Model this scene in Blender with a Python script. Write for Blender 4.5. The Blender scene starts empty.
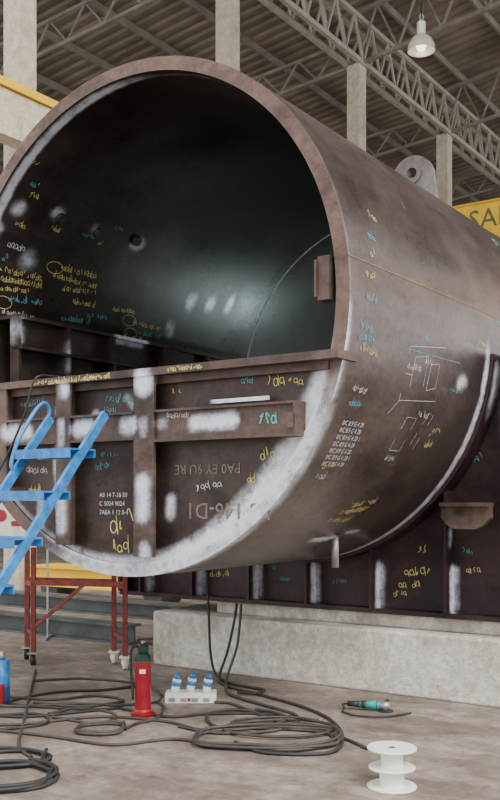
import bpy, math, random
import numpy as np
from mathutils import Vector, Matrix
random.seed(7)
HALL = math.radians(-34.5)      # workshop grid direction in the world
pi = math.pi

# ------------------------------------------------------------------ materials
def newmat(name):
    m = bpy.data.materials.new(name); m.use_nodes = True
    nt = m.node_tree
    return m, nt, nt.nodes['Principled BSDF']

def noise_node(nt, scale, detail=6, rough=0.6, stretch=None):
    tc = nt.nodes.new('ShaderNodeTexCoord')
    n = nt.nodes.new('ShaderNodeTexNoise')
    n.inputs['Scale'].default_value = scale
    n.inputs['Detail'].default_value = detail
    n.inputs['Roughness'].default_value = rough
    if stretch:
        mp = nt.nodes.new('ShaderNodeMapping'); mp.inputs['Scale'].default_value = stretch
        nt.links.new(tc.outputs['Object'], mp.inputs['Vector']); nt.links.new(mp.outputs['Vector'], n.inputs['Vector'])
    else:
        nt.links.new(tc.outputs['Object'], n.inputs['Vector'])
    return n

def ramp(nt, src, stops):
    r = nt.nodes.new('ShaderNodeValToRGB')
    els = r.color_ramp.elements
    els[0].position, els[0].color = stops[0][0], (*stops[0][1], 1)
    els[1].position, els[1].color = stops[-1][0], (*stops[-1][1], 1)
    for p, c in stops[1:-1]:
        e = els.new(p); e.color = (*c, 1)
    nt.links.new(src, r.inputs['Fac'])
    return r

def mixc(nt, fac, a, b, mode='MIX'):
    m = nt.nodes.new('ShaderNodeMix'); m.data_type = 'RGBA'; m.blend_type = mode
    for s, v in ((m.inputs[0], fac), (m.inputs[6], a), (m.inputs[7], b)):
        if isinstance(v, (int, float)): s.default_value = v
        elif isinstance(v, tuple): s.default_value = (*v, 1)
        else: nt.links.new(v, s)
    return m.outputs[2]

def math_node(nt, op, a, b=None, clamp=False):
    m = nt.nodes.new('ShaderNodeMath'); m.operation = op; m.use_clamp = clamp
    for i, v in enumerate((a, b)):
        if v is None: continue
        if isinstance(v, (int, float)): m.inputs[i].default_value = v
        else: nt.links.new(v, m.inputs[i])
    return m.outputs[0]

def simple(name, col, rough=0.5, metal=0.0, var=0.15, scale=8, bump=0.0, emit=None):
    m, nt, b = newmat(name)
    n = noise_node(nt, scale)
    c0 = tuple(max(0, c * (1 - var)) for c in col); c1 = tuple(min(1, c * (1 + var)) for c in col)
    r = ramp(nt, n.outputs['Fac'], [(0.35, c0), (0.65, c1)])
    nt.links.new(r.outputs['Color'], b.inputs['Base Color'])
    b.inputs['Roughness'].default_value = rough; b.inputs['Metallic'].default_value = metal
    if bump:
        bp = nt.nodes.new('ShaderNodeBump'); bp.inputs['Strength'].default_value = bump
        nt.links.new(n.outputs['Fac'], bp.inputs['Height']); nt.links.new(bp.outputs['Normal'], b.inputs['Normal'])
    if emit:
        b.inputs['Emission Color'].default_value = (1, .95, .85, 1); b.inputs['Emission Strength'].default_value = emit
    return m

def steel(name, ca, cb, cc, rough=0.45, metal=0.35, deep=None, stretch=(1, 1, 1), rust=.3, scuff=.55, rvar=.28):
    """mill-scale steel with spray-primer patches stored in the 'primer' mesh attribute"""
    m, nt, b = newmat(name)
    n1 = noise_node(nt, 1.1, 8, 0.66, stretch)
    r1 = ramp(nt, n1.outputs['Fac'], [(0.36, ca), (0.5, cb), (0.64, cc)])
    n2 = noise_node(nt, 26, 6, 0.7)
    r2 = ramp(nt, n2.outputs['Fac'], [(0.3, (.70, .70, .70)), (0.7, (1.16, 1.13, 1.12))])
    col = mixc(nt, 1.0, r1.outputs['Color'], r2.outputs['Color'], 'MULTIPLY')
    # dark scuffs / heat stains
    n4 = noise_node(nt, 2.6, 7, .66, (1, .45, 1.6)); r4 = ramp(nt, n4.outputs['Fac'], [(.38, (scuff, scuff, scuff)), (.52, (1, 1, 1))])
    col = mixc(nt, 1.0, col, r4.outputs['Color'], 'MULTIPLY')
    # rust bloom
    n6 = noise_node(nt, 4.5, 9, .75); r6 = ramp(nt, n6.outputs['Fac'], [(.54, (0, 0, 0)), (.70, (1, 1, 1))])
    rc = tuple(v * k for v, k in zip(cc, (1.10, .78, .62)))
    col = mixc(nt, math_node(nt, 'MULTIPLY', r6.outputs['Color'], rust), col, rc)
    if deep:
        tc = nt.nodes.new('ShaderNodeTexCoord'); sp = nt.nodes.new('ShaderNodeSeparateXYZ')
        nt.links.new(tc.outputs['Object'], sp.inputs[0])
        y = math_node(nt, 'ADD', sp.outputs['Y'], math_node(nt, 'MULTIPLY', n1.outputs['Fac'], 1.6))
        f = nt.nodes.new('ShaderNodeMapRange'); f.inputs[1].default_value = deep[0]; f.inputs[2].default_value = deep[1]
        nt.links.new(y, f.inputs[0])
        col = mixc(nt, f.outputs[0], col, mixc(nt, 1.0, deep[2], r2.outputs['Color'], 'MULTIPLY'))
    at = nt.nodes.new('ShaderNodeAttribute'); at.attribute_name = 'primer'
    n3 = noise_node(nt, 9, 9, 0.78)
    s = math_node(nt, 'MULTIPLY', math_node(nt, 'SUBTRACT', n3.outputs['Fac'], 0.5), 3.0)
    p = math_node(nt, 'MULTIPLY', at.outputs['Fac'], math_node(nt, 'ADD', s, 1.0), True)
    pf = nt.nodes.new('ShaderNodeMapRange'); pf.interpolation_type = 'SMOOTHSTEP'
    pf.inputs[1].default_value = 0.05; pf.inputs[2].default_value = 0.92; pf.inputs[4].default_value = 0.96
    nt.links.new(p, pf.inputs[0])
    col = mixc(nt, pf.outputs[0], col, (.78, .83, .92))
    nt.links.new(col, b.inputs['Base Color'])
    rr = nt.nodes.new('ShaderNodeMapRange'); rr.inputs[1].default_value = .3; rr.inputs[2].default_value = .7
    rr.inputs[3].default_value = rough - .08; rr.inputs[4].default_value = rough - .08 + rvar
    nt.links.new(n1.outputs['Fac'], rr.inputs[0]); nt.links.new(rr.outputs[0], b.inputs['Roughness'])
    mm = math_node(nt, 'MULTIPLY', math_node(nt, 'SUBTRACT', 1.0, pf.outputs[0]), metal)
    nt.links.new(mm, b.inputs['Metallic'])
    bp = nt.nodes.new('ShaderNodeBump'); bp.inputs['Strength'].default_value = 0.08; bp.inputs['Distance'].default_value = .01
    nt.links.new(n2.outputs['Fac'], bp.inputs['Height']); nt.links.new(bp.outputs['Normal'], b.inputs['Normal'])
    return m

M_OUT = steel('steel_outer', (.125, .094, .086), (.170, .132, .121), (.225, .180, .165), .32, .72, rust=.18, scuff=.72, rvar=.16)
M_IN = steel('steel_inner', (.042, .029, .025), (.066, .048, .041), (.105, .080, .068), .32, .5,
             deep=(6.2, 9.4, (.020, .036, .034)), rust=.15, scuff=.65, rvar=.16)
M_RIM = steel('steel_rim', (.12, .072, .056), (.175, .112, .090), (.235, .160, .13), .6, .2)
M_PLATE = steel('steel_plate', (.030, .019, .016), (.055, .037, .031), (.10, .072, .060), .38, .45)
M_BEAM = steel('steel_beam', (.066, .043, .036), (.115, .078, .064), (.175, .125, .10), .5, .35)
M_SAD = steel('steel_saddle', (.022, .010, .012), (.041, .019, .021), (.070, .040, .038), .38, .25)
M_LUG = steel('steel_lug', (.10, .085, .08), (.16, .14, .13), (.22, .20, .19), .5, .3)

M_CHY = simple('chalk_yellow', (.72, .60, .20), .9, var=.25, scale=40)
M_CHC = simple('chalk_cyan', (.10, .42, .46), .9, var=.25, scale=40)
M_CHW = simple('chalk_white', (.60, .60, .64), .9, var=.25, scale=40)
M_CHO = simple('chalk_orange_faded', (.36, .21, .11), .9, var=.2, scale=40)
M_STEN = simple('stencil_faded', (.20, .16, .14), .9, var=.3, scale=20)
M_BLUE = simple('paint_blue', (.03, .20, .50), .4, var=.3, scale=14)
M_RED = simple('paint_red', (.30, .010, .018), .3, var=.2, scale=10)
M_RUSTRED = simple('paint_rust_red', (.22, .036, .025), .6, var=.35, scale=14)
M_YEL = simple('paint_yellow', (.88, .53, .02), .45, var=.1, scale=3)
M_GREEN = simple('label_green', (.012, .050, .032), .5)
M_BLACK = simple('rubber_black', (.026, .024, .023), .6, var=.3)
M_CABLE = simple('cable_grey', (.055, .046, .04), .6, var=.35, scale=5)
M_WHITE = simple('plastic_white', (.88, .87, .80), .45, var=.05)
M_GREY = simple('metal_grey', (.42, .42, .41), .35, .6)
M_ALU = simple('lamp_reflector', (.85, .80, .68), .3, .4, var=.05)
M_TEAL = simple('tool_teal', (.01, .26, .25), .4)
M_TRUSS = simple('truss_paint', (.40, .375, .31), .6, var=.15, scale=2)
M_TRUSSD = simple('truss_paint_dark', (.24, .22, .18), .6, var=.2, scale=2)
M_ROOF = simple('roof_sheet', (.225, .195, .15), .5, .1, var=.3, scale=.6)
M_SIGN = simple('sign_face', (.70, .66, .58), .6)
M_DARKST = simple('dark_steel', (.10, .11, .11), .5, .3, var=.3, scale=4)
M_BULB = simple('bulb_glass', (.9, .9, .85), .2, emit=3.0)
M_TXT = simple('sign_letters', (.10, .14, .05), .6)

def concrete(name, a, b_, c, scale, stain, bump=.3, stainf=.65):
    m, nt, b = newmat(name)
    n1 = noise_node(nt, scale, 10, .7); r1 = ramp(nt, n1.outputs['Fac'], [(.36, a), (.5, b_), (.64, c)])
    n2 = noise_node(nt, scale * 9, 8, .75); r2 = ramp(nt, n2.outputs['Fac'], [(.3, (.55, .54, .52)), (.65, (1.12, 1.12, 1.12))])
    col = mixc(nt, 1.0, r1.outputs['Color'], r2.outputs['Color'], 'MULTIPLY')
    n3 = noise_node(nt, scale * .8, 9, .8, (1, 2.0, .5)); r3 = ramp(nt, n3.outputs['Fac'], [(.47, (0, 0, 0)), (.58, (1, 1, 1))])
    col = mixc(nt, math_node(nt, 'MULTIPLY', r3.outputs['Color'], stainf), col, stain)
    n5 = noise_node(nt, scale * 3.1, 10, .85); r5 = ramp(nt, n5.outputs['Fac'], [(.55, (0, 0, 0)), (.63, (1, 1, 1))])
    col = mixc(nt, math_node(nt, 'MULTIPLY', r5.outputs['Color'], .6), col, tuple(v * .6 for v in stain))
    nt.links.new(col, b.inputs['Base Color']); b.inputs['Roughness'].default_value = .82
    bp = nt.nodes.new('ShaderNodeBump'); bp.inputs['Strength'].default_value = bump; bp.inputs['Distance'].default_value = .02
    nt.links.new(n2.outputs['Fac'], bp.inputs['Height']); nt.links.new(bp.outputs['Normal'], b.inputs['Normal'])
    return m
M_FLOOR = concrete('floor_concrete', (.165, .128, .102), (.275, .222, .182), (.42, .355, .30), 1.1, (.12, .088, .068), .35, .65)
M_BLOCK = concrete('block_concrete', (.54, .50, .43), (.78, .75, .68), (.90, .87, .80), 1.9, (.40, .35, .28), .6, .6)
M_COL = concrete('column_concrete', (.50, .45, .33), (.60, .54, .41), (.66, .60, .48), .7, (.46, .40, .30), .15)
M_CREAM = concrete('runway_cream', (.62, .53, .36), (.70, .62, .44), (.76, .68, .50), .7, (.5, .42, .3), .1, .3)
M_WALL = simple('wall_sheet', (.42, .42, .40), .7, var=.2, scale=.5)

# ------------------------------------------------------------------ mesh builder
class MB:
    def __init__(s): s.v = []; s.f = []; s.m = []; s.sm = []; s.mats = []; s.cur = 0; s.smooth = False
    def mat(s, m):
        if m not in s.mats: s.mats.append(m)
        s.cur = s.mats.index(m); return s
    def face(s, idx): s.f.append(tuple(idx)); s.m.append(s.cur); s.sm.append(s.smooth)
    def add(s, vs, fs):
        o = len(s.v); s.v += [tuple(v) for v in vs]
        for f in fs: s.face([i + o for i in f])
    def grid(s, fn, nu, nv, cu=False):
        o = len(s.v)
        for i in range(nu + (0 if cu else 1)):
            for j in range(nv + 1): s.v.append(tuple(fn(i / nu, j / nv)))
        n = nu if cu else nu + 1
        for i in range(nu):
            for j in range(nv):
                a = o + i * (nv + 1) + j; b = o + ((i + 1) % n) * (nv + 1) + j
                s.face((a, b, b + 1, a + 1))
    def box(s, x0, x1, y0, y1, z0, z1, res=None):
        if res is None:
            vs = [(x, y, z) for x in (x0, x1) for y in (y0, y1) for z in (z0, z1)]
            s.add(vs, [(0, 1, 3, 2), (4, 6, 7, 5), (0, 4, 5, 1), (2, 3, 7, 6), (0, 2, 6, 4), (1, 5, 7, 3)]); return
        nx, ny, nz = [max(1, int(abs(b - a) / res)) for a, b in ((x0, x1), (y0, y1), (z0, z1))]
        L = lambda a, b, t: a + (b - a) * t
        s.grid(lambda u, v: (L(x0, x1, u), y0, L(z0, z1, v)), nx, nz)
        s.grid(lambda u, v: (L(x1, x0, u), y1, L(z0, z1, v)), nx, nz)
        s.grid(lambda u, v: (x1, L(y0, y1, u), L(z0, z1, v)), ny, nz)
        s.grid(lambda u, v: (x0, L(y1, y0, u), L(z0, z1, v)), ny, nz)
        s.grid(lambda u, v: (L(x0, x1, u), L(y0, y1, v), z1), nx, ny)
        s.grid(lambda u, v: (L(x0, x1, u), L(y1, y0, v), z0), nx, ny)
    def beam(s, p0, p1, w, h):
        p0 = Vector(p0); p1 = Vector(p1); d = (p1 - p0).normalized()
        up = Vector((0, 0, 1)) if abs(d.z) < .95 else Vector((0, 1, 0))
        a = d.cross(up).normalized() * w / 2; b = a.cross(d).normalized() * h / 2
        vs = [p + q for p in (p0, p1) for q in (-a - b, a - b, a + b, -a + b)]
        s.add(vs, [(3, 2, 1, 0), (4, 5, 6, 7), (0, 1, 5, 4), (1, 2, 6, 5), (2, 3, 7, 6), (3, 0, 4, 7)])
    def cyl(s, p0, p1, r0, r1=None, n=20, caps=True):
        r1 = r0 if r1 is None else r1
        p0 = Vector(p0); p1 = Vector(p1); d = (p1 - p0).normalized()
        up = Vector((0, 0, 1)) if abs(d.z) < .95 else Vector((0, 1, 0))
        a = d.cross(up).normalized(); b = a.cross(d).normalized()
        o = len(s.v); old = s.smooth; s.smooth = True
        for p, r in ((p0, r0), (p1, r1)):
            for i in range(n):
                t = 2 * pi * i / n; s.v.append(tuple(p + a * math.cos(t) * r + b * math.sin(t) * r))
        for i in range(n): s.face((o + i, o + (i + 1) % n, o + n + (i + 1) % n, o + n + i))
        s.smooth = False
        if caps:
            s.face([o + n - 1 - i for i in range(n)]); s.face([o + n + i for i in range(n)])
        s.smooth = old
    def lathe(s, c, prof, n=28, smooth=True):
        old = s.smooth; s.smooth = smooth
        cx, cy, cz = c
        for k in range(len(prof) - 1):
            (r0, z0), (r1, z1) = prof[k], prof[k + 1]
            o = len(s.v)
            for r, z in ((r0, z0), (r1, z1)):
                for i in range(n):
                    t = 2 * pi * i / n; s.v.append((cx + r * math.cos(t), cy + r * math.sin(t), cz + z))
            for i in range(n): s.face((o + i, o + (i + 1) % n, o + n + (i + 1) % n, o + n + i))
        s.smooth = old
    def tube(s, pts, r, n=8, sub=8, closed=False):
        P = [Vector(p) for p in pts]; C = []
        m = len(P)
        if closed: rng = range(m); g = lambda i: P[i % m]
        else: rng = range(m - 1); g = lambda i: P[min(max(i, 0), m - 1)]
        for i in rng:
            a, b, c, d = g(i - 1), g(i), g(i + 1), g(i + 2)
            for k in range(sub):
                t = k / sub
                C.append(.5 * ((2 * b) + (c - a) * t + (2 * a - 5 * b + 4 * c - d) * t * t + (3 * b - a - 3 * c + d) * t ** 3))
        if not closed: C.append(P[-1])
        N = len(C); o = len(s.v); old = s.smooth; s.smooth = True
        prev = None
        for i in range(N):
            d = (C[(i + 1) % N] - C[i - 1]) if closed else (C[min(i + 1, N - 1)] - C[max(i - 1, 0)])
            if d.length < 1e-7: d = Vector((1, 0, 0))
            d.normalize()
            if prev is None:
                prev = d.orthogonal().normalized()
            a = (prev - d * prev.dot(d)).normalized(); prev = a; b = d.cross(a)
            for k in range(n):
                t = 2 * pi * k / n; s.v.append(tuple(C[i] + a * math.cos(t) * r + b * math.sin(t) * r))
        for i in range(N if closed else N - 1):
            for k in range(n):
                s.face((o + i * n + k, o + i * n + (k + 1) % n, o + ((i + 1) % N) * n + (k + 1) % n, o + ((i + 1) % N) * n + k))
        s.smooth = old
    def prism(s, poly, fn0, fn1):
        n = len(poly)
        o = len(s.v)
        s.v += [tuple(fn0(p)) for p in poly] + [tuple(fn1(p)) for p in poly]
        s.face([o + i for i in range(n)]); s.face([o + 2 * n - 1 - i for i in range(n)])
        for i in range(n): s.face((o + i, o + n + i, o + n + (i + 1) % n, o + (i + 1) % n))
    def obj(s, name, hall=False, parent=None, primer=None, merge=False):
        me = bpy.data.meshes.new(name); me.from_pydata(s.v, [], s.f)
        for m in s.mats: me.materials.append(m)
        me.polygons.foreach_set('material_index', s.m); me.polygons.foreach_set('use_smooth', s.sm)
        if primer is not None:
            co = np.array(s.v, dtype=float)
            val = np.clip(primer(co), 0, 1).astype(np.float32)
            at = me.attributes.new('primer', 'FLOAT', 'POINT'); at.data.foreach_set('value', val)
        me.update()
        if merge:
            import bmesh
            bm = bmesh.new(); bm.from_mesh(me); bmesh.ops.remove_doubles(bm, verts=bm.verts, dist=1e-5)
            bmesh.ops.recalc_face_normals(bm, faces=bm.faces); bm.to_mesh(me); bm.free()
        o = bpy.data.objects.new(name, me); bpy.context.scene.collection.objects.link(o)
        if parent is not None: o.parent = parent
        elif hall: o.rotation_euler[2] = HALL
        return o

def H(x, y, z=0.0):   # hall grid -> world
    c, s_ = math.cos(HALL), math.sin(HALL)
    return (x * c - y * s_, x * s_ + y * c, z)

def splats(lst):
    def f(co):
        out = np.zeros(len(co))
        for p0, p1, r, k in lst:
            p0 = np.array(p0, float); p1 = np.array(p1, float); d = p1 - p0; L = max(d @ d, 1e-9)
            t = np.clip(((co - p0) @ d) / L, 0, 1)
            dist = np.linalg.norm(co - (p0 + t[:, None] * d), axis=1)
            out = np.maximum(out, k * np.clip(1.3 * (1 - dist / r), 0, 1))
        return out
    return f

# ------------------------------------------------------------------ shell
XC, ZC, R, T = -4.42, 2.83, 1.754, 0.09
Y0, Y1 = 4.90, 13.0
RI = R - T
ZF = 2.47       # top of front box flange
def wrap(a): return (a + 180) % 360 - 180
def shell_primer(co):
    x = co[:, 0] - XC; z = co[:, 2] - ZC; y = co[:, 1]
    rad = np.hypot(x, z); th = np.degrees(np.arctan2(z, x))
    outer = rad > (R - .01); out = np.zeros(len(co))
    sm = lambda v, a, b: np.clip((v - a) / (b - a), 0, 1)
    win = lambda v, a, b, s: sm(v, a - s, a + s) * (1 - sm(v, b - s, b + s))
    dy = y - Y0
    low = win(th, -118, -18, 10)
    o = .75 * (1 - sm(dy, .01, .13)) * low
    o = np.maximum(o, .75 * (1 - sm(dy, .01, .06)) * win(th, -25, -2, 4))
    o = np.maximum(o, .30 * (1 - sm(dy, .0, .05)) * win(th, -5, 75, 4))
    o = np.maximum(o, .85 * (1 - sm(np.abs(y - 7.13), .02, .075)) * win(th, -110, -2, 5))
    def blob(t, yy, ry, rt, k): return k * np.clip(1.3 * (1 - np.hypot((y - yy) / ry, (wrap(th - t)) / rt)), 0, 1)
    for b in [(-12, 6.7, .15, 3.2, .75), (-12.5, 7.3, .3, 2.5, .4), (70, 8.45, .4, 8, .65), (60, 8.9, .4, 8, .45), (-60, 6.1, .26, 2, .95),
              (-57, 6.4, .2, 1.8, .6), (30, 8.4, .25, 8, .25), (-3, 6.9, .5, 2, .2)]:
        o = np.maximum(o, blob(*b))
    i = .95 * (1 - sm(np.abs(dy - .07), .018, .055)) * np.where(th < 0, win(th, -180, -165, 3), win(th, 88, 181, 12))
    i = np.maximum(i, .4 * (1 - sm(np.abs(dy - .07), .01, .03)) * win(th, 0, 90, 6))
    for b in [(141, 5.12, .11, 3.5, .8), (139, 5.5, .10, 3.2, .7), (140, 5.95, .07, 2.6, .6), (140, 6.5, .12, 3.5, .8), (154, 5.4, .15, 5, .5),
              (172, 6.45, .34, 2., .95), (153, 7.55, .12, 6, .42), (152, 7.85, .11, 6, .42), (150, 8.15, .09, 6, .38), (164, 7.35, .12, 5, .4),
              (148, 5.02, .09, 3, .7)]:
        i = np.maximum(i, blob(*b))
    res = np.where(outer, o, i)
    rim = (np.abs(dy) < .001)
    t = (rad - RI) / T
    rimv = np.where(t < .1, np.clip(.8 * win(th, -118, -14, 8), 0, 1), .65 * win(th, -112, -20, 9))
    rimv = np.where(th > 0, .12 * (t < .1), rimv)
    return np.where(rim, rimv, res)

root = bpy.data.objects.new('steel_pressure_vessel', None); bpy.context.scene.collection.objects.link(root)
root.rotation_euler[2] = HALL

mb = MB(); mb.smooth = True
A = lambda u: 2 * pi * u
mb.mat(M_OUT); mb.grid(lambda u, v: (XC + R * math.cos(A(u)), Y0 + .004 + (Y1 - Y0) * v, ZC + R * math.sin(A(u))), 260, 200, True)
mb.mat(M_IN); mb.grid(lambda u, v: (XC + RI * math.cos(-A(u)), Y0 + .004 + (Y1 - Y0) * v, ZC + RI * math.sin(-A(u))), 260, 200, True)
mb.mat(M_RIM); mb.smooth = False
for yy in (Y0, Y1 + .004):
    mb.grid(lambda u, v: (XC + (RI + T * v) * math.cos(A(u)), yy, ZC + (RI + T * v) * math.sin(A(u))), 260, 3, True)
mb.grid(lambda u, v: (XC + R * math.cos(A(u)), Y0 + .004 * v, ZC + R * math.sin(A(u))), 260, 1, True)
mb.grid(lambda u, v: (XC + RI * math.cos(-A(u)), Y0 + .004 * v, ZC + RI * math.sin(-A(u))), 260, 1, True)
shell = mb.obj('shell', parent=root, primer=shell_primer)

# seams
mb = MB(); mb.mat(M_BEAM); mb.smooth = True
for ys, rr, wd in ((8.75, RI, .014), (10.6, RI, .015)):
    mb.grid(lambda u, v: (XC + (rr - wd * .5 * math.sin(pi * v)) * math.cos(-A(u)), ys - wd + 2 * wd * v, ZC + (rr - wd * .5 * math.sin(pi * v)) * math.sin(-A(u))), 160, 5, True)
mb.mat(M_OUT)
for ys in (9.3,):
    mb.grid(lambda u, v: (XC + (R + .006 * math.sin(pi * v)) * math.cos(A(u)), ys - .015 + .03 * v, ZC + (R + .006 * math.sin(pi * v)) * math.sin(A(u))), 200, 4, True)
mb.obj('weld_seams', parent=root, primer=lambda c: np.zeros(len(c)) + .75 * (c[:, 1] < 9.1))

# front closing plate (lower segment)
FS = []
def S(x0, z0, x1, z1, r, k=.95, y=4.82): FS.append(((x0, y, z0), (x1, y, z1), r, k))
S(-4.16, 2.42, -4.16, 2.36, .11); S(-4.17, 1.72, -4.17, 1.50, .09, .9); S(-4.15, 1.28, -4.15, 1.2, .08, .6); S(-4.16, 2.12, -4.16, 2.05, .06, .5)
S(-4.9, 2.40, -4.9, 2.36, .08, .7); S(-4.93, 2.15, -4.93, 2.0, .06, .6); S(-4.93, 1.66, -4.93, 1.40, .08, .8); S(-4.93, 1.2, -4.9, 1.15, .08, .7)
S(-3.75, 2.09, -3.45, 2.10, .075, 1, 4.82); S(-3.60, 2.225, -3.2, 2.225, .04, .9, 4.85); S(-4.03, 2.1, -4.0, 2.1, .06, .5)
S(-4.78, 2.1, -4.68, 2.1, .09, .9); S(-4.34, 2.1, -4.28, 2.1, .09, .9); S(-5.5, 2.1, -5.3, 2.1, .09, .9); S(-5.08, 1.95, -5.05, 1.55, .07, .7, 4.93)
S(-4.7, 2.2, -4.76, 2.0, .06, .7, 4.93); S(-5.05, 2.25, -5.05, 1.95, .07, .7, 4.93); S(-5.25, 1.6, -5.25, 1.4, .07, .5, 4.93); S(-4.40, 2.3, -4.35, 2.25, .06, .4, 4.93)
S(-4.02, 1.6, -4.02, 1.5, .07, .6, 4.93); S(-4.3, 1.7, -4.3, 1.5, .06, .6, 4.93)
fsp = splats(FS)
def plate_primer(co):
    rad = np.hypot(co[:, 0] - XC, co[:, 2] - ZC); th = np.degrees(np.arctan2(co[:, 2] - ZC, co[:, 0] - XC))
    w = np.interp(th, [-180, -125, -100, -75, -13], [.2, .35, .6, .95, .95])
    wid = np.interp(th, [-180, -110, -80, -50, -25, -13], [.05, .06, .09, .18, .17, .10])
    e = w * np.clip(1.25 * (rad - (RI - wid)) / wid, 0, 1) * (co[:, 1] > 4.86)
    return np.maximum(e, fsp(co))
mb = MB(); mb.mat(M_PLATE)
YP = 4.92
zt = ZF - .03
nx, nz = 170, 60
def pf(u, v):
    th0 = math.asin((zt - ZC) / RI); half = RI * math.cos(th0)
    x = XC - half * math.cos(pi * u)
    zb = ZC - math.sqrt(max(RI * RI - (x - XC) ** 2, 0))
    return (x, YP, zb + (zt - zb) * v)
mb.grid(pf, nx, nz)
mb.obj('front_plate', parent=root, primer=plate_primer)
mb = MB(); mb.mat(M_BEAM)
hx = RI * math.cos(math.asin((ZF - ZC) / RI))
mb.box(XC - hx - .02, XC + R - .02, 4.80, 5.05, ZF - .05, ZF, .03)         # top flange
mb.box(XC - hx - .02, XC + hx, 4.875, 4.93, ZF - .10, ZF - .05, .03)
def chord_z(x, r=RI): return ZC - math.sqrt(r * r - (x - XC) ** 2)
def tstiff(x0, x1, yfront=4.81):
    xm = (x0 + x1) / 2; zb = max(chord_z(x0), chord_z(x1)) + .02
    mb.box(x0, x1, yfront, yfront + .02, zb, ZF - .05, .03); mb.box(xm - .012, xm + .012, yfront + .02, YP, zb, ZF - .05, .03)
tstiff(-4.25, -4.07); tstiff(-4.98, -4.84); tstiff(-5.62, -5.50)
def cchan(x0, x1, z0, z1, yf=4.83):
    mb.box(x0, x1, yf, yf + .015, z0, z1, .03)
    mb.box(x0, x1, yf - .03, YP, z1 - .015, z1, .03); mb.box(x0, x1, yf - .03, YP, z0, z0 + .015, .03)
cchan(-4.07, -2.99, 1.98, 2.19); mb.box(-2.99, -2.975, 4.80, YP, 1.98, 2.19, .03)
cchan(-4.84, -4.25, 2.0, 2.19); cchan(-5.5, -4.98, 2.0, 2.19); cchan(-5.95, -5.62, 2.0, 2.19)
mb.box(-3.65, -3.2, 4.85, 4.87, 2.21, 2.235, .03)
mb.box(-3.02, -2.985, 4.78, 4.80, 2.03, 2.12, .03)
mb.obj('front_frame', parent=root, primer=fsp)

# inner longitudinal ledge beam on far side wall and inner bracket
mb = MB(); mb.mat(M_PLATE)
mb.box(-6.08, -5.82, 5.2, 9.0, 3.05, 3.08, .06); mb.box(-5.90, -5.87, 5.2, 9.0, 2.5, 3.05, .06)
for y in (5.2, 5.75, 6.3, 7.0, 7.7, 8.4): mb.box(-5.87, -5.80, y, y + .03, 2.45, 3.05, .06)
mb.box(-5.87, -5.76, 5.2, 9.0, 2.80, 2.82, .06)
mb.mat(M_BEAM); mb.box(-2.87, -2.79, 4.88, 4.97, 2.78, 3.04, .03); mb.box(-2.885, -2.87, 4.865, 4.985, 2.80, 3.02, .03)
mb.obj('inner_ledge_beam', parent=root, primer=splats([((-5.85, 5.25, 3.0), (-5.85, 5.25, 2.9), .10, .8), ((-5.85, 6.4, 3.08), (-5.85, 6.75, 3.08), .10, .9),
    ((-5.82, 5.75, 2.9), (-5.82, 5.75, 2.7), .07, .5)]))
# bosses with bolt holes on the inner wall
mb = MB()
for th, y in ((140, 5.55), (140.5, 6.0), (139, 6.46)):
    t = math.radians(th); p = Vector((XC + RI * math.cos(t), y, ZC + RI * math.sin(t))); n = Vector((-math.cos(t), 0, -math.sin(t)))
    mb.mat(M_PLATE); mb.cyl(p - n * .01, p + n * .03, .05, .045); mb.mat(M_BLACK); mb.cyl(p + n * .029, p + n * .032, .03)
mb.obj('wall_bosses', parent=root, primer=lambda c: np.zeros(len(c)))

# lifting lug (plate with eye), nozzle pipe
mb = MB(); mb.mat(M_LUG)
lx, lz, ly = -3.97, 4.74, 8.6
poly = []
hw = .215
for i in range(25):
    t = pi * i / 24; poly.append((hw * math.cos(t), hw * math.sin(t)))
outp = [(hw + .06, -.42)] + poly + [(-hw - .05, -.16)]
nin = len(outp)
hole = []
for (px_, pz_) in outp:
    a_ = math.atan2(pz_, px_); hole.append((.055 * math.cos(a_), .04 + .055 * math.sin(a_)))
for yy, fl in ((ly - .035, False), (ly + .035, True)):
    o = len(mb.v)
    mb.v += [(lx + p[0], yy, lz + p[1]) for p in outp] + [(lx + p[0], yy, lz + p[1]) for p in hole]
    for i in range(nin):
        j = (i + 1) % nin; f = (o + i, o + j, o + nin + j, o + nin + i); mb.face(f if not fl else f[::-1])
for ring in (outp, hole):
    o = len(mb.v); mb.v += [(lx + p[0], ly - .035, lz + p[1]) for p in ring] + [(lx + p[0], ly + .035, lz + p[1]) for p in ring]
    for i in range(nin):
        j = (i + 1) % nin; mb.face((o + i, o + nin + i, o + nin + j, o + j))
def ringy(c, r0, r1, y0, y1, n=28):
    for (ra, ya, rb, yb) in ((r1, y0, r0, y0), (r1, y0, r1, y1), (r0, y0, r0, y1), (r1, y1, r0, y1)):
        mb.grid(lambda u, v: (c[0] + (ra + (rb - ra) * v) * math.cos(A(u)), ya + (yb - ya) * v, c[1] + (ra + (rb - ra) * v) * math.sin(A(u))), n, 1, True)
ringy((lx, lz + .04), .055, .10, ly - .05, ly - .035)
mb.obj('lifting_lug', parent=root, primer=splats([((lx - .2, ly, lz - .25), (lx + .2, ly, lz - .32), .18, .8)]))
mb = MB(); mb.mat(M_GREY)
mb.cyl((-3.55, 6.30, 1.36), (-3.55, 6.30, 1.09), .028)
mb.obj('drain_pipe_stub', parent=root)

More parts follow.
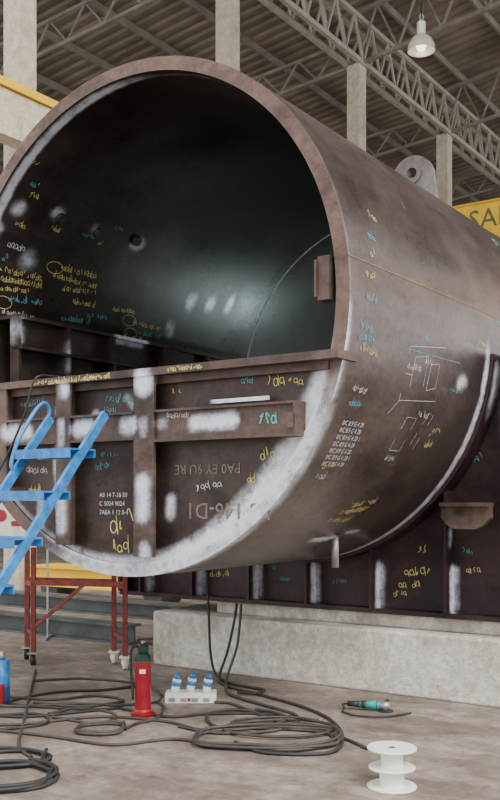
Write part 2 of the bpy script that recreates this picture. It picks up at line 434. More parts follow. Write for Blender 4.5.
# ---- chalk and stencil marks
def text_mesh(txt, size, shear=0.0):
    cu = bpy.data.curves.new('tmp', 'FONT'); cu.body = txt; cu.size = size; cu.shear = shear; cu.resolution_u = 2
    ob = bpy.data.objects.new('tmp', cu); bpy.context.scene.collection.objects.link(ob)
    dg = bpy.context.evaluated_depsgraph_get(); me = ob.evaluated_get(dg).to_mesh()
    vs = [tuple(v.co) for v in me.vertices]; fs = [tuple(p.vertices) for p in me.polygons]
    ob.evaluated_get(dg).to_mesh_clear(); bpy.data.objects.remove(ob); bpy.data.curves.remove(cu)
    return vs, fs
def put_text(mb, m, txt, size, fn, shear=.2, rot=0.0):
    vs, fs = text_mesh(txt, size, shear); c, s_ = math.cos(rot), math.sin(rot)
    mb.mat(m); mb.add([fn(v[0] * c - v[1] * s_, v[0] * s_ + v[1] * c) for v in vs], fs)
def ribbon(mb, pts, w, fn):
    n = len(pts); L = []
    for i in range(n):
        ax, ay = pts[max(i - 1, 0)]; bx, by = pts[min(i + 1, n - 1)]
        dx, dy = bx - ax, by - ay; l = math.hypot(dx, dy) or 1
        L.append((pts[i], (-dy / l * w / 2, dx / l * w / 2)))
    vs = []
    for p, q in L: vs += [fn(p[0] + q[0], p[1] + q[1]), fn(p[0] - q[0], p[1] - q[1])]
    mb.add(vs, [(2 * i, 2 * i + 1, 2 * i + 3, 2 * i + 2) for i in range(n - 1)])
def scribble(mb, m, n, h, fn, rot=0.0, w=None):
    mb.mat(m); w = w or max(.0032, h * .07); c, s_ = math.cos(rot), math.sin(rot)
    x = 0
    for k in range(n):
        if random.random() < .10: x += h * .4; continue
        kind = random.random(); hh = h * (1 if random.random() < .8 else 1.35)
        if kind < .5:      # looped letter
            rx, ry, cx_, cy_ = h * .22, h * random.uniform(.2, .35), x + h * .28, h * random.uniform(.25, .55)
            C = [(cx_ + rx * math.cos(t), cy_ + ry * math.sin(t)) for t in [2 * pi * q / 12 for q in range(13)]] + [(x + h * .5, hh)] * (random.random() < .5) + [(x + h * .58, 0)]
        else:
            P = [(x + random.uniform(0, .5) * h, random.uniform(0, 1) * hh) for _ in range(random.choice((3, 4, 4)))]
            C = []
            for i in range(len(P) - 1):
                a, b, c_, d = P[max(i - 1, 0)], P[i], P[i + 1], P[min(i + 2, len(P) - 1)]
                for q in range(5):
                    t = q / 5
                    C.append(tuple(.5 * (2 * b[j] + (c_[j] - a[j]) * t + (2 * a[j] - 5 * b[j] + 4 * c_[j] - d[j]) * t * t + (3 * b[j] - a[j] - 3 * c_[j] + d[j]) * t ** 3) for j in (0, 1)))
            C.append(P[-1])
        C = [(p[0] * c - p[1] * s_, p[0] * s_ + p[1] * c) for p in C]
        ribbon(mb, C, w, fn); x += h * .62
def fo(th, y):
    def f(u, v):
        t = math.radians(th) + v / R; return (XC + (R + .004) * math.cos(t), y + u, ZC + (R + .004) * math.sin(t))
    return f
def fi(th, y):
    def f(u, v):
        t = math.radians(th) - v / RI; return (XC + (RI - .005) * math.cos(t), y + u, ZC + (RI - .005) * math.sin(t))
    return f
def ff(x, z, y=YP - .004): return lambda u, v: (x + u, y, z + v)
mb = MB()
# inside far wall
for th, y, n, h, m in [(159, 5.15, 15, .05, M_CHY), (161.5, 5.18, 14, .05, M_CHY), (164, 5.2, 11, .045, M_CHY), (166.5, 5.3, 12, .05, M_CHC), (154.5, 5.75, 13, .055, M_CHY), (157, 5.7, 18, .05, M_CHY),
        (160, 5.85, 16, .045, M_CHY), (163, 6.0, 10, .045, M_CHY), (146, 5.15, 3, .06, M_CHY), (144, 5.5, 4, .04, M_CHY), (143, 5.85, 5, .045, M_CHC), (144, 6.05, 3, .045, M_CHY),
        (138, 6.15, 3, .05, M_CHC), (165, 6.8, 14, .05, M_CHY), (168, 6.9, 12, .05, M_CHC), (170.5, 6.7, 10, .05, M_CHY), (162.5, 6.5, 10, .05, M_CHY), (152, 5.15, 5, .06, M_CHW),
        (170, 5.25, 14, .04, M_CHW), (134, 5.1, 3, .05, M_CHC), (128, 5.0, 2, .06, M_CHY), (169, 8.0, 6, .05, M_CHC), (168.5, 5.9, 12, .05, M_CHC),
        (137, 5.15, 4, .05, M_CHY), (172, 5.4, 12, .05, M_CHY), (166, 6.2, 9, .05, M_CHC), (156, 5.05, 5, .05, M_CHC), (170.5, 7.5, 9, .05, M_CHC)]:
    scribble(mb, m, n, h, fi(th, y), rot=random.uniform(-.03, .10), w=.0048)
def ring2(fn, rx, ry, m, w=.0045):
    mb.mat(m); ribbon(mb, [(rx * math.cos(2 * pi * i / 20), ry * math.sin(2 * pi * i / 20)) for i in range(21)], w, fn)
for th, y in ((164, 6.75), (168, 6.8), (167, 5.25), (154, 5.7)): ring2(fi(th, y), .09, .05, M_CHY)
# outside
for th, y, n, h, m, ro in [(12, 5.2, 4, .045, M_CHC, 0), (3, 5.1, 5, .05, M_CHY, .2), (-1, 5.1, 5, .045, M_CHC, 0), (-7, 5.05, 7, .045, M_CHC, 0), (-9, 5.05, 8, .045, M_CHC, 0), (-11, 5.08, 8, .045, M_CHY, -.05),
        (8, 5.2, 3, .05, M_CHY, .4), (26, 6.0, 3, .06, M_CHC, .2), (-12, 5.75, 8, .045, M_CHW, 0), (-19, 5.1, 7, .045, M_CHW, 0), (-22, 5.1, 6, .045, M_CHC, 0), (-15, 6.5, 5, .045, M_CHC, 0),
        (-47, 5.9, 9, .065, M_CHY, .12), (-49.5, 5.85, 10, .06, M_CHY, .12), (-52, 5.8, 9, .055, M_CHY, 0), (-50, 5.5, 4, .05, M_CHC, 0), (-36, 5.15, 4, .05, M_CHY, .1), (-39, 5.15, 3, .06, M_CHW, .1),
        (-26, 6.4, 5, .06, M_CHY, .1), (-29, 6.4, 4, .05, M_CHY, .1), (-2, 6.9, 7, .04, M_CHY, 0), (36, 8.2, 4, .1, M_CHC, 0), (5, 7.3, 6, .045, M_CHC, 0), (17, 5.3, 3, .05, M_CHY, 0), (-5, 5.9, 5, .04, M_CHC, 0),
        (-33, 5.9, 5, .045, M_CHW, 0)]:
    scribble(mb, m, n, h, fo(th, y), rot=ro)
for k in range(7): put_text(mb, M_CHW, "0/C 8.9 G 4 28 14 08"[:14 + k % 3], .045, fo(-26 - 1.55 * k, 5.12), 0)
mb.mat(M_CHW)
for pts in ([(0, 0), (.55, .04), (.56, .42), (0, .36), (0, 0)], [(.1, .1), (.1, .3), (.3, .33), (.3, .12)], [(.36, .1), (.5, .13), (.5, .3), (.36, .28), (.36, .1)],
            [(-.1, -.1), (0, .0)], [(.15, -.35), (.2, -.1), (.35, -.1), (.3, -.35), (.15, -.35)], [(.42, -.3), (.52, -.05), (.6, -.06), (.5, -.32)], [(0, .18), (.1, .18)]):
    ribbon(mb, pts, .0035, fo(-19, 5.75))
scribble(mb, M_CHW, 6, .05, fo(-22, 6.1)); scribble(mb, M_CHW, 5, .04, fo(-10, 6.0))
mb.mat(M_CHO); ribbon(mb, [(-.9, 0), (1.2, .02), (2.2, .0)], .004, fo(6.5, 5.8)); mb.mat(M_CHC); ribbon(mb, [(0, 0), (.9, .01)], .003, fo(-8, 5.7))
# on front plate and frame
scribble(mb, M_CHY, 36, .035, ff(-5.2, 2.425, 4.797), w=.005); scribble(mb, M_CHY, 16, .03, ff(-3.95, 2.43, 4.797), w=.004)
scribble(mb, M_CHY, 4, .13, ff(-4.56, 1.36), rot=.05, w=.009); scribble(mb, M_CHY, 3, .09, ff(-4.55, 1.24), w=.007)
for i, t in enumerate(("A0 14 7-38 E0", "C 5024 9024", "7AEA 1 12 0-4")): put_text(mb, M_CHW, t, .045, ff(-4.66, 1.62 - .06 * i), 0)
for x, z, n, h, m in [(-3.65, 2.02, 5, .05, M_CHW), (-3.3, 1.85, 4, .06, M_CHY), (-3.5, 1.5, 5, .05, M_CHC), (-3.8, 1.65, 6, .06, M_CHW), (-3.25, 2.3, 3, .07, M_CHY), (-3.1, 2.3, 3, .06, M_CHY),
        (-3.15, 2.05, 4, .05, M_CHC), (-4.6, 2.28, 8, .05, M_CHC), (-4.62, 2.22, 5, .04, M_CHC), (-5.45, 2.28, 8, .05, M_CHC), (-4.7, 1.8, 5, .05, M_CHC), (-4.0, 2.3, 3, .05, M_CHY), (-3.4, 1.7, 3, .05, M_CHY),
        (-5.4, 1.8, 6, .06, M_CHW), (-5.4, 1.65, 5, .06, M_CHY), (-4.65, 1.9, 6, .045, M_CHC), (-3.22, 1.78, 3, .07, M_CHW), (-3.45, 2.33, 3, .05, M_CHC)]:
    scribble(mb, m, n, h, ff(x, z), rot=random.uniform(-.1, .2))
scribble(mb, M_CHC, 3, .07, ff(-3.25, 2.06, 4.825), w=.010); scribble(mb, M_CHW, 8, .04, ff(-3.98, 2.13, 4.825)); scribble(mb, M_CHY, 6, .05, ff(-4.8, 2.03, 4.825))
for x, t, s_ in ((-3.05, "1G 146-D1", .15), (-3.3, "PA0 EY 9U RE", .09)):
    vs, fs = text_mesh(t, s_, 0); mb.mat(M_STEN); z0 = 1.58 if s_ > .1 else 1.83
    mb.add([(x - v[0] - .15, YP - .004, z0 - v[1]) for v in vs], [f[::-1] for f in fs])
mb.obj('chalk_markings', parent=root)

# added lamp body, hidden from the camera, to brighten the vessel interior
mb = MB(); mb.mat(M_YEL)
wx, wy, wz = -3.9, 11.6, ZC - RI + .08
for dx, dy in ((-.2, -.15), (.2, -.15), (0, .2)): mb.beam((wx + dx, wy + dy, wz), (wx, wy, wz + .55), .02, .02)
mb.box(wx - .14, wx + .14, wy - .02, wy + .08, wz + .55, wz + .75)
mb.mat(M_BULB); mb.box(wx - .12, wx + .12, wy - .03, wy - .02, wz + .57, wz + .73)
mb.obj('added_fill_lamp', parent=root)
pl = bpy.data.lights.new('added_fill_light', 'AREA'); pl.energy = 32; pl.size = .5; pl.color = (.82, .97, 1.0)  # unseen area light added to lift the inner wall
po = bpy.data.objects.new('added_fill_light', pl); bpy.context.scene.collection.objects.link(po); po.parent = root
po.location = (wx, wy - .06, wz + .66); po.rotation_euler = Vector((-.45, -1.0, .35)).to_track_quat('-Z', 'Y').to_euler()

# ------------------------------------------------------------------ saddle support
YS = 7.40
sp_list = []
stx = [-6.3, -5.65, -4.99, -4.37, -3.73, -3.06]
for x in stx: sp_list += [((x, YS - .05, .72), (x, YS - .05, 1.02), .09, .85), ((x, YS - .1, 1.25), (x, YS - .1, 1.35), .07, .5)]
sp_list += [((-2.65, 7.3, 2.6), (-2.65, 7.3, 2.1), .12, .8), ((-2.85, 7.2, 1.63), (-2.7, 7.2, 1.63), .06, .6), ((-2.6, 7.3, 1.9), (-2.6, 7.3, 1.6), .08, .6),
            ((-3.15, 7.3, 1.5), (-3.3, 7.3, 1.35), .06, .6)]
mb = MB(); mb.mat(M_SAD)
def arcz(x, r): 
    q = r * r - (x - XC) ** 2
    return ZC - math.sqrt(q) if q > 0 else 2.75
RS = R + .03
xl, xr = XC - 2.15, XC + 2.15
NW = 150
def web(y):
    def f(u, v):
        x = xl + (xr - xl) * u; zt_ = min(arcz(x, RS), 2.75) if abs(x - XC) < RS else 2.75
        return (x, y, .68 + (zt_ - .68) * v)
    return f
mb.grid(web(YS), NW, 40); mb.grid(web(YS + .03), NW, 10)
mb.box(xl - .05, xr + .05, 7.28, 7.95, .64, .68, .04)
for x in stx + [-5.0 + 2.45]:
    zt_ = min(arcz(x, RS) - .0, 2.75) if abs(x - XC) < RS else 2.75
    mb.box(x - .012, x + .012, 7.22, YS, .68, zt_ + .0, .04); mb.box(x - .012, x + .012, YS + .03, 7.9, .68, zt_, .2)
for xx in (xl, xr): mb.box(xx - .02, xx + .02, 7.22, 7.9, .68, 2.75, .05)
# wear plate hugging the shell
mb.smooth = True
th0, th1 = math.radians(-3), math.radians(-177)
mb.grid(lambda u, v: (XC + RS * math.cos(th0 + (th1 - th0) * u), 7.18 + .78 * v, ZC + RS * math.sin(th0 + (th1 - th0) * u)), 120, 8)
mb.grid(lambda u, v: (XC + (R + .002 + .028 * v) * math.cos(th0 + (th1 - th0) * u), 7.18, ZC + (R + .002 + .028 * v) * math.sin(th0 + (th1 - th0) * u)), 120, 1)
mb.smooth = False
mb.mat(M_BEAM)
mb.box(-3.06, -2.66, 7.10, 7.24, 1.55, 1.58, .04)
prof = [(-3.06, 1.55), (-2.66, 1.55), (-2.66, 1.46), (-2.71, 1.40), (-2.78, 1.37), (-2.94, 1.37), (-3.01, 1.40), (-3.06, 1.46)]
mb.prism(prof, lambda p: (p[0], 7.14, p[1]), lambda p: (p[0], 7.22, p[1]))
saddle = mb.obj('vessel_saddle_support', hall=True, primer=splats(sp_list))
mb = MB()
for x, z, n, h, m in [(-5.55, .85, 6, .06, M_CHY), (-4.85, .95, 3, .05, M_CHC), (-4.2, .85, 4, .06, M_CHC), (-3.5, .95, 5, .08, M_CHY), (-3.55, .85, 6, .06, M_CHY), (-3.6, .78, 4, .05, M_CHY), (-3.4, 1.15, 3, .07, M_CHY),
        (-2.98, 1.15, 4, .05, M_CHC), (-2.95, 1.9, 4, .06, M_CHC), (-2.95, 1.0, 4, .05, M_CHY), (-4.75, .85, 4, .05, M_CHC)]:
    scribble(mb, m, n, h, ff(x, z, YS - .004), rot=.1)
c = mb.obj('chalk_notes', parent=saddle)

mb = MB(); mb.mat(M_BLOCK)
mb.box(-6.05, -1.2, 7.13, 8.25, 0, .52)
mb.box(-5.45, -1.2, 7.36, 8.05, .52, .638)
blk = mb.obj('concrete_foundation_block', hall=True, merge=True)
bv = blk.modifiers.new('bevel', 'BEVEL'); bv.width = .018; bv.segments = 2

# ------------------------------------------------------------------ building shell
mb = MB(); mb.mat(M_FLOOR); mb.box(-36, 18, -10, 66, -.2, 0); mb.obj('floor', hall=True)
# roof
def roofz(x):
    return 15.0 + (x + 12.3) * .13 if x > -12.3 else 15.0 + (x + 12.3) * .10
mb = MB(); mb.mat(M_ROOF)
prof = [(0, 0), (.14, 0), (.18, .07), (.34, .07), (.40, 0)]
ys = []; y = 9.0
while y < 64:
    for a, b in prof[:-1]: ys.append((y + a, b))
    y += .40
for xa, xb in ((-35, -12.3), (-12.3, 8)):
    o = len(mb.v)
    for (yy, dz) in ys: mb.v += [(xa, yy, roofz(xa) + dz + .1), (xb, yy, roofz(xb - .001 if xb < 0 else xb) + dz + .1)]
    for i in range(len(ys) - 1): mb.face((o + 2 * i, o + 2 * i + 1, o + 2 * i + 3, o + 2 * i + 2))
mb.obj('ceiling', hall=True)
mb = MB(); mb.mat(M_TRUSSD)
x = -34.5
while x < 8:
    z = roofz(x); mb.box(x - .04, x + .04, 9, 64, z - .10, z + .1); x += 1.9
def lattice(p0, p1, q0, q1, n, w=.09, d=.05):
    p0, p1, q0, q1 = map(Vector, (p0, p1, q0, q1))
    mb.beam(p0, p1, w, w); mb.beam(q0, q1, w, w)
    for i in range(n):
        a = p0.lerp(p1, i / n); b = q0.lerp(q1, (i + .5) / n); c = p0.lerp(p1, (i + 1) / n)
        mb.beam(a, b, d, d); mb.beam(b, c, d, d)
rows = [11.06 + 5.97 * i for i in range(9)]
for y in rows:
    mb.mat(M_TRUSSD)
    lattice((-12.3, y, 13.4), (7.5, y, 15.9), (-12.3, y, roofz(-12.3) - .2), (7.5, y, roofz(7.5) - .2), 16, .10, .05)
    lattice((-12.3, y, 13.4), (-34.5, y, 11.7), (-12.3, y, roofz(-12.3) - .9), (-34.5, y, roofz(-34.5) - .2), 18, .08, .045)
mb.mat(M_TRUSS)
for dx in (-.2, .2):
    for i in range(len(rows) - 1):
        lattice((-12.3 + dx, rows[i], 13.4), (-12.3 + dx, rows[i + 1], 13.4), (-12.3 + dx, rows[i], 14.55), (-12.3 + dx, rows[i + 1], 14.55), 6, .12, .055)
mb.obj('roof_truss', hall=True)
for i, y in enumerate(rows):
    mb = MB(); mb.mat(M_COL)
    mb.box(-12.49, -12.11, y - .19, y + .19, 0, 13.36)
    mb.prism([(-12.11, 6.6), (-12.11, 7.3), (-11.5, 7.3), (-11.5, 7.0)], lambda p: (p[0], y - .18, p[1]), lambda p: (p[0], y + .18, p[1]))
    mb.obj('concrete_column', hall=True)
for y in rows[::2]:
    mb = MB(); mb.mat(M_COL); mb.box(-33.9, -33.5, y - .2, y + .2, 0, 11.7); mb.obj('concrete_column', hall=True)
# runway beam & crane bridge
mb = MB(); mb.mat(M_CREAM)
mb.box(-11.92, -11.58, 7.5, 62, 7.3, 8.02)
mb.mat(M_YEL); mb.box(-11.97, -11.53, 7.5, 62, 8.04, 8.17)
mb.mat(M_DARKST); mb.box(-11.79, -11.71, 7.5, 62, 8.17, 8.25)
mb.obj('crane_runway_beam', hall=True)
mb = MB(); mb.mat(M_YEL)
mb.box(-11.9, 9, 23.7, 24.3, 8.3, 9.25); mb.box(-12.0, 9, 23.62, 24.38, 9.25, 9.29); mb.box(-12.0, 9, 23.62, 24.38, 8.26, 8.30)
mb.box(-12.05, -11.45, 22.8, 25.2, 8.25, 8.62)
put_text(mb, M_TXT, "SAFETY FIRST", .70, lambda u, v: (-9.40 + u, 23.69, 8.62 + v), 0)
mb.obj('overhead_crane_bridge', hall=True)
# walls
mb = MB(); mb.mat(M_WALL)
y = 6.0
while y < 64:
    mb.box(-34.4, -34.3, y, y + .2, 0 if not (14 < y < 22) else 5, 12.6); mb.box(-34.35, -34.3, y + .2, y + .4, 0 if not (14 < y < 22) else 5, 12.6); y += .4
mb.obj('wall_left', hall=True)
mb = MB(); mb.mat(M_WALL); mb.box(-34.3, 8, 64, 64.2, 0, 8.5); mb.obj('wall_back', hall=True)

# pendant lamp
mb = MB(); lc = H(-7.7, 17.03, 10.45)
mb.mat(M_ALU)
mb.lathe(lc, [(.27, -.20), (.265, -.18), (.25, -.08), (.19, .03), (.10, .10), (.085, .12), (.085, .34), (.05, .38), (0, .38)])
mb.lathe(lc, [(.255, -.20), (.245, -.09), (.18, .02), (0, .08)])
mb.lathe(lc, [(.27, -.20), (.255, -.20)])
mb.mat(M_BULB); mb.lathe(lc, [(.0, -.21), (.07, -.18), (.10, -.10), (.06, 0), (.03, .06)])
mb.mat(M_GREY); mb.tube([(lc[0] + .0, lc[1], lc[2] + .38), (lc[0] + .04, lc[1], lc[2] + .45), (lc[0], lc[1], lc[2] + .52), (lc[0] - .03, lc[1], lc[2] + .46), (lc[0], lc[1], lc[2] + .38)], .012)
mb.mat(M_BLACK); mb.cyl((lc[0], lc[1], lc[2] + .5), (lc[0], lc[1], 14.0), .014)
mb.obj('pendant_highbay_lamp')

# ------------------------------------------------------------------ ladder
mb = MB(); mb.mat(M_BLUE)
top = Vector((0, 4.76, 2.18)); slope = Vector((0, .90, 1.09)).normalized()
for x in (-4.46, -4.98):
    t = Vector((x, top.y, top.z)); bt = t - slope * (t.z / slope.z)
    bt.z = 0.02
    mb.beam(bt, t, .03, .06)
    mb.beam((x - .05, bt.y, .012), (x + .05, bt.y, .012), .14, .024)
for z in (.26, .53, .80, 1.08, 1.36, 1.65, 1.93):
    yy = 4.76 - (2.18 - z) * .90 / 1.09
    mb.box(-4.99, -4.45, yy - .13, yy + .10, z - .004, z + .008)
    mb.box(-4.99, -4.45, yy - .135, yy - .125, z - .055, z + .008); mb.box(-4.99, -4.45, yy + .095, yy + .105, z - .05, z + .008)
mb.tube([(-4.98, 4.70, 2.10), (-4.98, 4.75, 2.22), (-4.98, 4.70, 2.28), (-4.98, 4.60, 2.20), (-4.98, 4.46, 2.0), (-4.98, 4.40, 1.84), (-4.98, 4.44, 1.78)], .014)
mb.obj('blue_step_ladder', hall=True)

# ------------------------------------------------------------------ red stand on wheels
mb = MB(); mb.mat(M_RUSTRED)
def post(x, y, h):
    mb.box(x - .022, x + .022, y - .022, y + .022, .12, h)
pts = [(-2.10, 9.26, 1.14), (-1.18, 9.02, .98), (-2.24, 9.60, 1.14), (-1.33, 9.34, .98)]
for p in pts: post(*p)
mb.beam((-2.10, 9.26, .80), (-1.18, 9.02, .80), .04, .05); mb.beam(pts[2][:2] + (.8,), pts[3][:2] + (.8,), .04, .05)
mb.beam((-2.10, 9.26, .78), pts[2][:2] + (.78,), .04, .05); mb.beam((-1.18, 9.02, .78), pts[3][:2] + (.78,), .04, .05)
mb.beam((-2.10, 9.26, .36), (-1.6, 9.13, .78), .03, .03); mb.beam((-1.18, 9.02, .30), pts[3][:2] + (.30,), .03, .03); mb.beam((-2.10, 9.26, .3), pts[2][:2] + (.3,), .03, .03)
for x, y, h in pts:
    mb.mat(M_WHITE if x > -1.5 else M_GREY); mb.box(x - .05, x + .05, y - .05, y + .05, .11, .125); mb.beam((x - .03, y, .12), (x - .03, y, .05), .008, .05); mb.beam((x + .03, y, .12), (x + .03, y, .05), .008, .05)
    mb.mat(M_BLACK if x < -1.5 else M_WHITE); mb.cyl((x - .02, y, .055), (x + .02, y, .055), .055)
mb.obj('wheeled_support_stand')

# yellow / dark beams lying at the left, sign
mb = MB(); mb.mat(M_DARKST)
def ibeam(x0, x1, yc, z0, h, w):
    mb.box(x0, x1, yc - w / 2, yc + w / 2, z0, z0 + .025); mb.box(x0, x1, yc - w / 2, yc + w / 2, z0 + h - .025, z0 + h); mb.box(x0, x1, yc - .015, yc + .015, z0 + .025, z0 + h - .025)
ibeam(-9.8, -7.05, 8.0, 0, .22, .22)
mb.obj('steel_i_beam', hall=True)
mb = MB(); mb.mat(M_DARKST); ibeam(-12.0, -7.2, 9.9, 0, .22, .3); mb.obj('steel_i_beam', hall=True)
mb = MB(); mb.mat(M_YEL); mb.box(-11.9, -8.9, 10.9, 11.5, .24, .50); mb.box(-11.9, -8.9, 10.85, 11.55, .50, .53); mb.box(-11.9, -8.9, 10.85, 11.55, .21, .24)
mb.mat(M_DARKST)
for x in (-11.5, -9.3): mb.cyl((x, 10.95, .19), (x, 11.45, .19), .19)
mb.mat(M_BLUE); mb.box(-10.4, -9.8, 10.95, 11.4, .53, .72)
mb.obj('yellow_crane_end_carriage', hall=True)
mb = MB(); mb.mat(M_GREY)
mb.box(-2.98, -2.96, 10.98, 11.0, 0, 1.65); mb.box(-2.34, -2.32, 10.98, 11.0, 0, 1.65)
for x in (-2.97, -2.33): mb.box(x - .02, x + .02, 10.8, 11.2, 0, .03)
mb.mat(M_SIGN); mb.box(-3.0, -2.5, 10.96, 10.98, 1.15, 1.62); mb.box(-2.5, -2.3, 10.97, 10.98, 1.15, 1.62)
mb.mat(M_RED); mb.cyl((-2.86, 10.955, 1.42), (-2.86, 10.96, 1.42), .07); mb.box(-2.74, -2.55, 10.955, 10.96, 1.30, 1.36)
mb.mat(M_YEL); mb.box(-2.74, -2.55, 10.955, 10.96, 1.4, 1.55)
mb.obj('safety_sign_board')

# ------------------------------------------------------------------ extinguisher
mb = MB(); c = (-.795, 7.10, 0)
mb.mat(M_RED)
mb.lathe(c, [(0, 0), (.088, 0), (.092, .012), (.092, .025), (.066, .035), (.060, .05), (.060, .40), (.058, .43), (.042, .455), (.030, .465)])
mb.mat(M_GREEN); mb.lathe(c, [(.0595, .405), (.0615, .406), (.060, .435), (.044, .458), (.034, .465), (.040, .475), (.042, .515), (.03, .53), (.020, .535)])
mb.mat(M_WHITE); mb.box(c[0] - .02, c[0] + .025, c[1] - .0625, c[1] - .05, .32, .35)
mb.mat(M_GREY); mb.lathe(c, [(.018, .53), (.018, .555), (0, .555)])
mb.mat(M_BLACK)
mb.beam((c[0] - .04, c[1], .562), (c[0] + .07, c[1] - .02, .568), .025, .012); mb.beam((c[0] - .02, c[1], .54), (c[0] + .07, c[1] - .02, .53), .022, .012)
mb.tube([(c[0] - .03, c[1], .51), (c[0] - .08, c[1] - .01, .50), (c[0] - .09, c[1] - .02, .38), (c[0] - .075, c[1] - .03, .22), (c[0] - .073, c[1] - .03, .12)], .010)
mb.obj('fire_extinguisher')

# ------------------------------------------------------------------ socket box with plugs
mb = MB(); mb.mat(M_WHITE)
bx, by = -.47, 7.62
prof = [(-.10, 0), (.10, 0), (.10, .07), (-.06, .07), (-.10, .045)]
mb.prism(prof, lambda p: (bx - .20, by + p[0], p[1]), lambda p: (bx + .20, by + p[0], p[1]))
mb.mat(M_GREY)
for i in range(4): mb.box(bx - .17 + i * .09, bx - .12 + i * .09, by - .105, by - .098, .012, .04)
mb.mat(M_RED); mb.box(bx - .02, bx + .0, by - .107, by - .098, .015, .04)
for dx, dy in ((-.13, .0), (-.01, .03), (.12, -.01)):
    mb.mat(M_WHITE); mb.cyl((bx + dx, by + dy, .07), (bx + dx + .01, by + dy, .12), .032)
    mb.mat(M_BLUE); mb.cyl((bx + dx + .01, by + dy, .12), (bx + dx + .015, by + dy, .15), .036); mb.mat(M_WHITE); mb.cyl((bx + dx + .015, by + dy, .15), (bx + dx + .02, by + dy, .175), .037, .034)
    mb.mat(M_BLUE); mb.cyl((bx + dx + .02, by + dy, .175), (bx + dx + .03, by + dy, .215), .032, .018)
mb.obj('power_distribution_box')

# ------------------------------------------------------------------ spool
mb = MB(); mb.mat(M_WHITE); c = (.79, 5.32, 0)
def disc(z, r=.138): mb.lathe(c, [(.018, z), (r - .004, z), (r, z + .004), (r, z + .010), (r - .004, z + .014), (.03, z + .014), (.018, z + .010)], 40)
disc(0); disc(.105, .13); disc(.212)
mb.lathe(c, [(.072, .012), (.068, .02), (.068, .10), (.072, .107)], 32); mb.lathe(c, [(.066, .117), (.062, .125), (.062, .205), (.066, .214)], 32)
mb.mat(M_BLACK); mb.lathe(c, [(.018, 0), (.018, .224)]); mb.lathe(c, [(0, .10), (.018, .10)])
mb.obj('cable_spool')

# ------------------------------------------------------------------ angle grinder
mb = MB(); mb.mat(M_TEAL)
g = Vector((.93, 7.25, .045)); d = Vector((.95, -.25, 0)).normalized()
mb.cyl(g - d * .10, g + d * .03, .026, .034); mb.cyl(g + d * .03, g + d * .06, .034, .03)
mb.mat(M_BLACK); mb.cyl(g - d * .19, g - d * .10, .020, .026)
mb.mat(M_GREY); mb.cyl(g + d * .06, g + d * .13, .032, .026); mb.cyl(g + d * .10 + Vector((0, 0, -.035)), g + d * .10 + Vector((0, 0, .0)), .02)
mb.mat(M_BLACK); mb.cyl(g + d * .10 + Vector((0, 0, -.042)), g + d * .10 + Vector((0, 0, -.036)), .058)
mb.cyl(g - d * .08 + Vector((0, 0, .0)), g - d * .05, .0285, .031)
mb.cyl(g + d * .09, g + d * .09 + Vector((.04, .13, .01)), .012, .016)
mb.tube([g - d * .19, g - d * .23 + Vector((0, 0, -.01)), (.72, 7.28, .013), (.70, 7.15, .013), (.80, 7.02, .013), (1.0, 7.0, .013), (1.2, 7.12, .013)], .007)
mb.obj('angle_grinder')

# ------------------------------------------------------------------ cables
def cable(paths, name, mats=None, r=.013):
    mb = MB()
    for i, p in enumerate(paths):
        mb.mat((mats or [M_CABLE])[i % len(mats or [1])])
        mb.tube([(q[0], q[1], (q[2] if len(q) > 2 else r)) for q in p], r)
    return mb.obj(name)
def loops(cx, cy, rx, ry, turns, j=.06, z0=.013, rot=0.0):
    P = []; n = 10
    for k in range(int(turns * n)):
        t = 2 * pi * k / n; s = 1 + random.uniform(-j, j)
        x, y = rx * s * math.cos(t), ry * s * math.sin(t)
        P.append((cx + x * math.cos(rot) - y * math.sin(rot), cy + x * math.sin(rot) + y * math.cos(rot), z0 + .012 * (k // n) + random.uniform(0, .004)))
    return P
cable([[(-.12, 8.66, .66), (-.14, 8.60, .52), (-.20, 8.55, .25), (-.27, 8.45, .04), (-.22, 8.2, .013), (-.05, 7.95, .013), (.15, 7.7, .013), (.42, 7.3, .013), (.58, 6.9, .013), (.62, 6.4, .013), (.5, 6.0, .013), (.1, 6.0, .013), (-.1, 6.25, .013)],
       [(-.08, 8.64, .66), (-.09, 8.58, .5), (-.12, 8.5, .28), (-.2, 8.4, .05), (-.20, 8.1, .014), (-.18, 7.85, .014), (-.05, 7.6, .014), (.1, 7.4, .014), (.35, 7.0, .014), (.2, 6.6, .014), (-.2, 6.5, .014), (-.5, 6.7, .014)],
       [(-.4, 8.95, .8), (-.38, 8.85, .5), (-.36, 8.72, .2), (-.30, 8.55, .03), (-.15, 8.25, .013), (.0, 8.1, .013), (.12, 7.95, .02), (.05, 7.8, .02), (-.1, 7.85, .02)]],
      'welding_cable', [M_BLACK, M_CABLE, M_BLACK], .012)
cable([loops(.12, 6.35, .50, .30, 3.2, .13), loops(.22, 6.6, .40, .26, 1.6, .14, .02), loops(-.05, 6.9, .3, .3, 1.3, .15), [(-.28, 7.5, .013), (-.15, 7.45, .013), (0, 7.2, .013), (.3, 6.7, .013), (.6, 6.4, .013), (.75, 6.1, .013)]], 'floor_cable_coil', None, .011)
cable([loops(-1.04, 6.62, .17, .16, 2.2, .1), [(-.87, 6.62), (-.8, 6.8), (-.68, 6.95), (-.66, 7.3), (-.72, 7.5)],
       [(-1.5, 7.1), (-1.3, 7.3), (-1.05, 7.15), (-.98, 6.95), (-1.1, 6.8), (-1.3, 6.9), (-1.45, 7.0)]], 'floor_cable_coil', None, .011)
cable([loops(-1.42, 5.45, .30, .26, 3.3, .1), loops(-1.5, 5.85, .26, .2, 2.2, .12)], 'floor_cable_coil', [M_BLACK], .012)
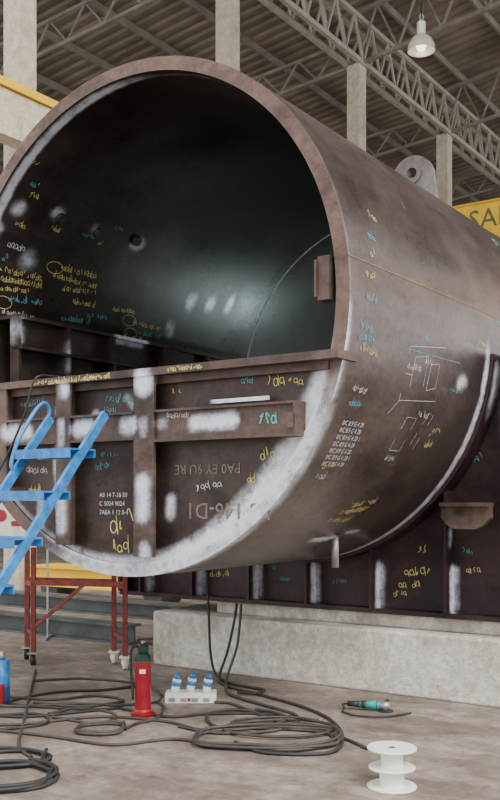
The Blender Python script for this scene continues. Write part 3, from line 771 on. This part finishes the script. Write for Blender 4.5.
cable([[(-2.2, 7.5), (-1.8, 7.35), (-1.4, 7.45), (-1.0, 7.4), (-.75, 7.5), (-.70, 7.62, .03)], [(-2.2, 7.2), (-1.7, 7.0), (-1.3, 7.15), (-1.0, 7.3), (-.95, 7.25), (-.6, 7.0), (-.3, 7.1), (.1, 7.1), (.3, 7.0)],
       [(-2.3, 6.8), (-1.7, 6.75), (-1.1, 7.0), (-.6, 6.85), (-.3, 6.6), (.1, 6.9), (.5, 6.9)], [(-2.0, 8.9, .02), (-1.8, 7.8), (-1.65, 7.0), (-1.5, 6.2), (-1.35, 5.9)],
       [(-1.0, 8.9), (-.9, 8.3), (-1.2, 8.0), (-1.6, 7.9), (-1.9, 7.5), (-1.5, 7.3), (-1.1, 7.25)], [(-1.9, 8.4), (-1.5, 8.5), (-1.0, 8.3), (-.8, 8.0), (-.72, 7.75)],
       [(-2.0, 7.75), (-1.6, 7.6), (-1.25, 7.75), (-1.0, 7.55), (-1.3, 7.35), (-1.7, 7.5)],
       [(-2.1, 6.95), (-1.6, 7.1), (-1.45, 6.8), (-1.75, 6.6), (-2.1, 6.5)],
       [(-2.4, 6.4), (-1.9, 6.6), (-1.4, 6.45), (-.9, 6.2), (-.5, 6.35), (-.1, 6.1), (.3, 6.2)]],
      'floor_cable_bundle', [M_CABLE, M_BLACK, M_CABLE], .011)
# air hose hanging over flange beside ladder
mb = MB(); mb.mat(M_BLACK)
mb.tube([H(-5.1, 5.15, 2.49), H(-5.12, 4.9, 2.50), H(-5.14, 4.76, 2.46), H(-5.22, 4.73, 2.2), H(-5.38, 4.70, 1.9), H(-5.5, 4.6, 1.6), H(-5.5, 4.5, 1.2), H(-5.6, 4.4, .6), H(-5.7, 4.3, .02)], .008)
mb.obj('air_hose')
mb = MB(); mb.mat(M_BLUE); mb.cyl((-1.97, 7.55, 0), (-1.97, 7.55, .34), .07); mb.mat(M_GREY); mb.cyl((-1.97, 7.55, .34), (-1.97, 7.55, .40), .03)
mb.mat(M_RED); mb.box(-2.02, -1.92, 7.42, 7.48, 0, .16); mb.obj('gas_torch_canister')

# ------------------------------------------------------------------ light & camera
w = bpy.data.worlds.new('World'); bpy.context.scene.world = w; w.use_nodes = True
bg = w.node_tree.nodes['Background']; bg.inputs[0].default_value = (.95, .96, .98, 1); bg.inputs[1].default_value = 1.9
def sun(name, direction, strength, angle, col):
    l = bpy.data.lights.new(name, 'SUN'); l.energy = strength; l.angle = math.radians(angle); l.color = col
    o = bpy.data.objects.new(name, l); bpy.context.scene.collection.objects.link(o)
    o.rotation_euler = Vector(direction).to_track_quat('-Z', 'Y').to_euler(); return o
sun('daylight', (-.40, .65, -.85), 3.8, 28, (1, .96, .90))

cam = bpy.data.cameras.new('Camera'); co = bpy.data.objects.new('Camera', cam); bpy.context.scene.collection.objects.link(co)
co.location = (0, 0, 1.6); co.rotation_euler = (pi / 2, 0, 0)
cam.sensor_fit = 'VERTICAL'; cam.sensor_height = 24; cam.lens = 955 / 800 * 24; cam.shift_y = .125; cam.clip_end = 300
bpy.context.scene.camera = co
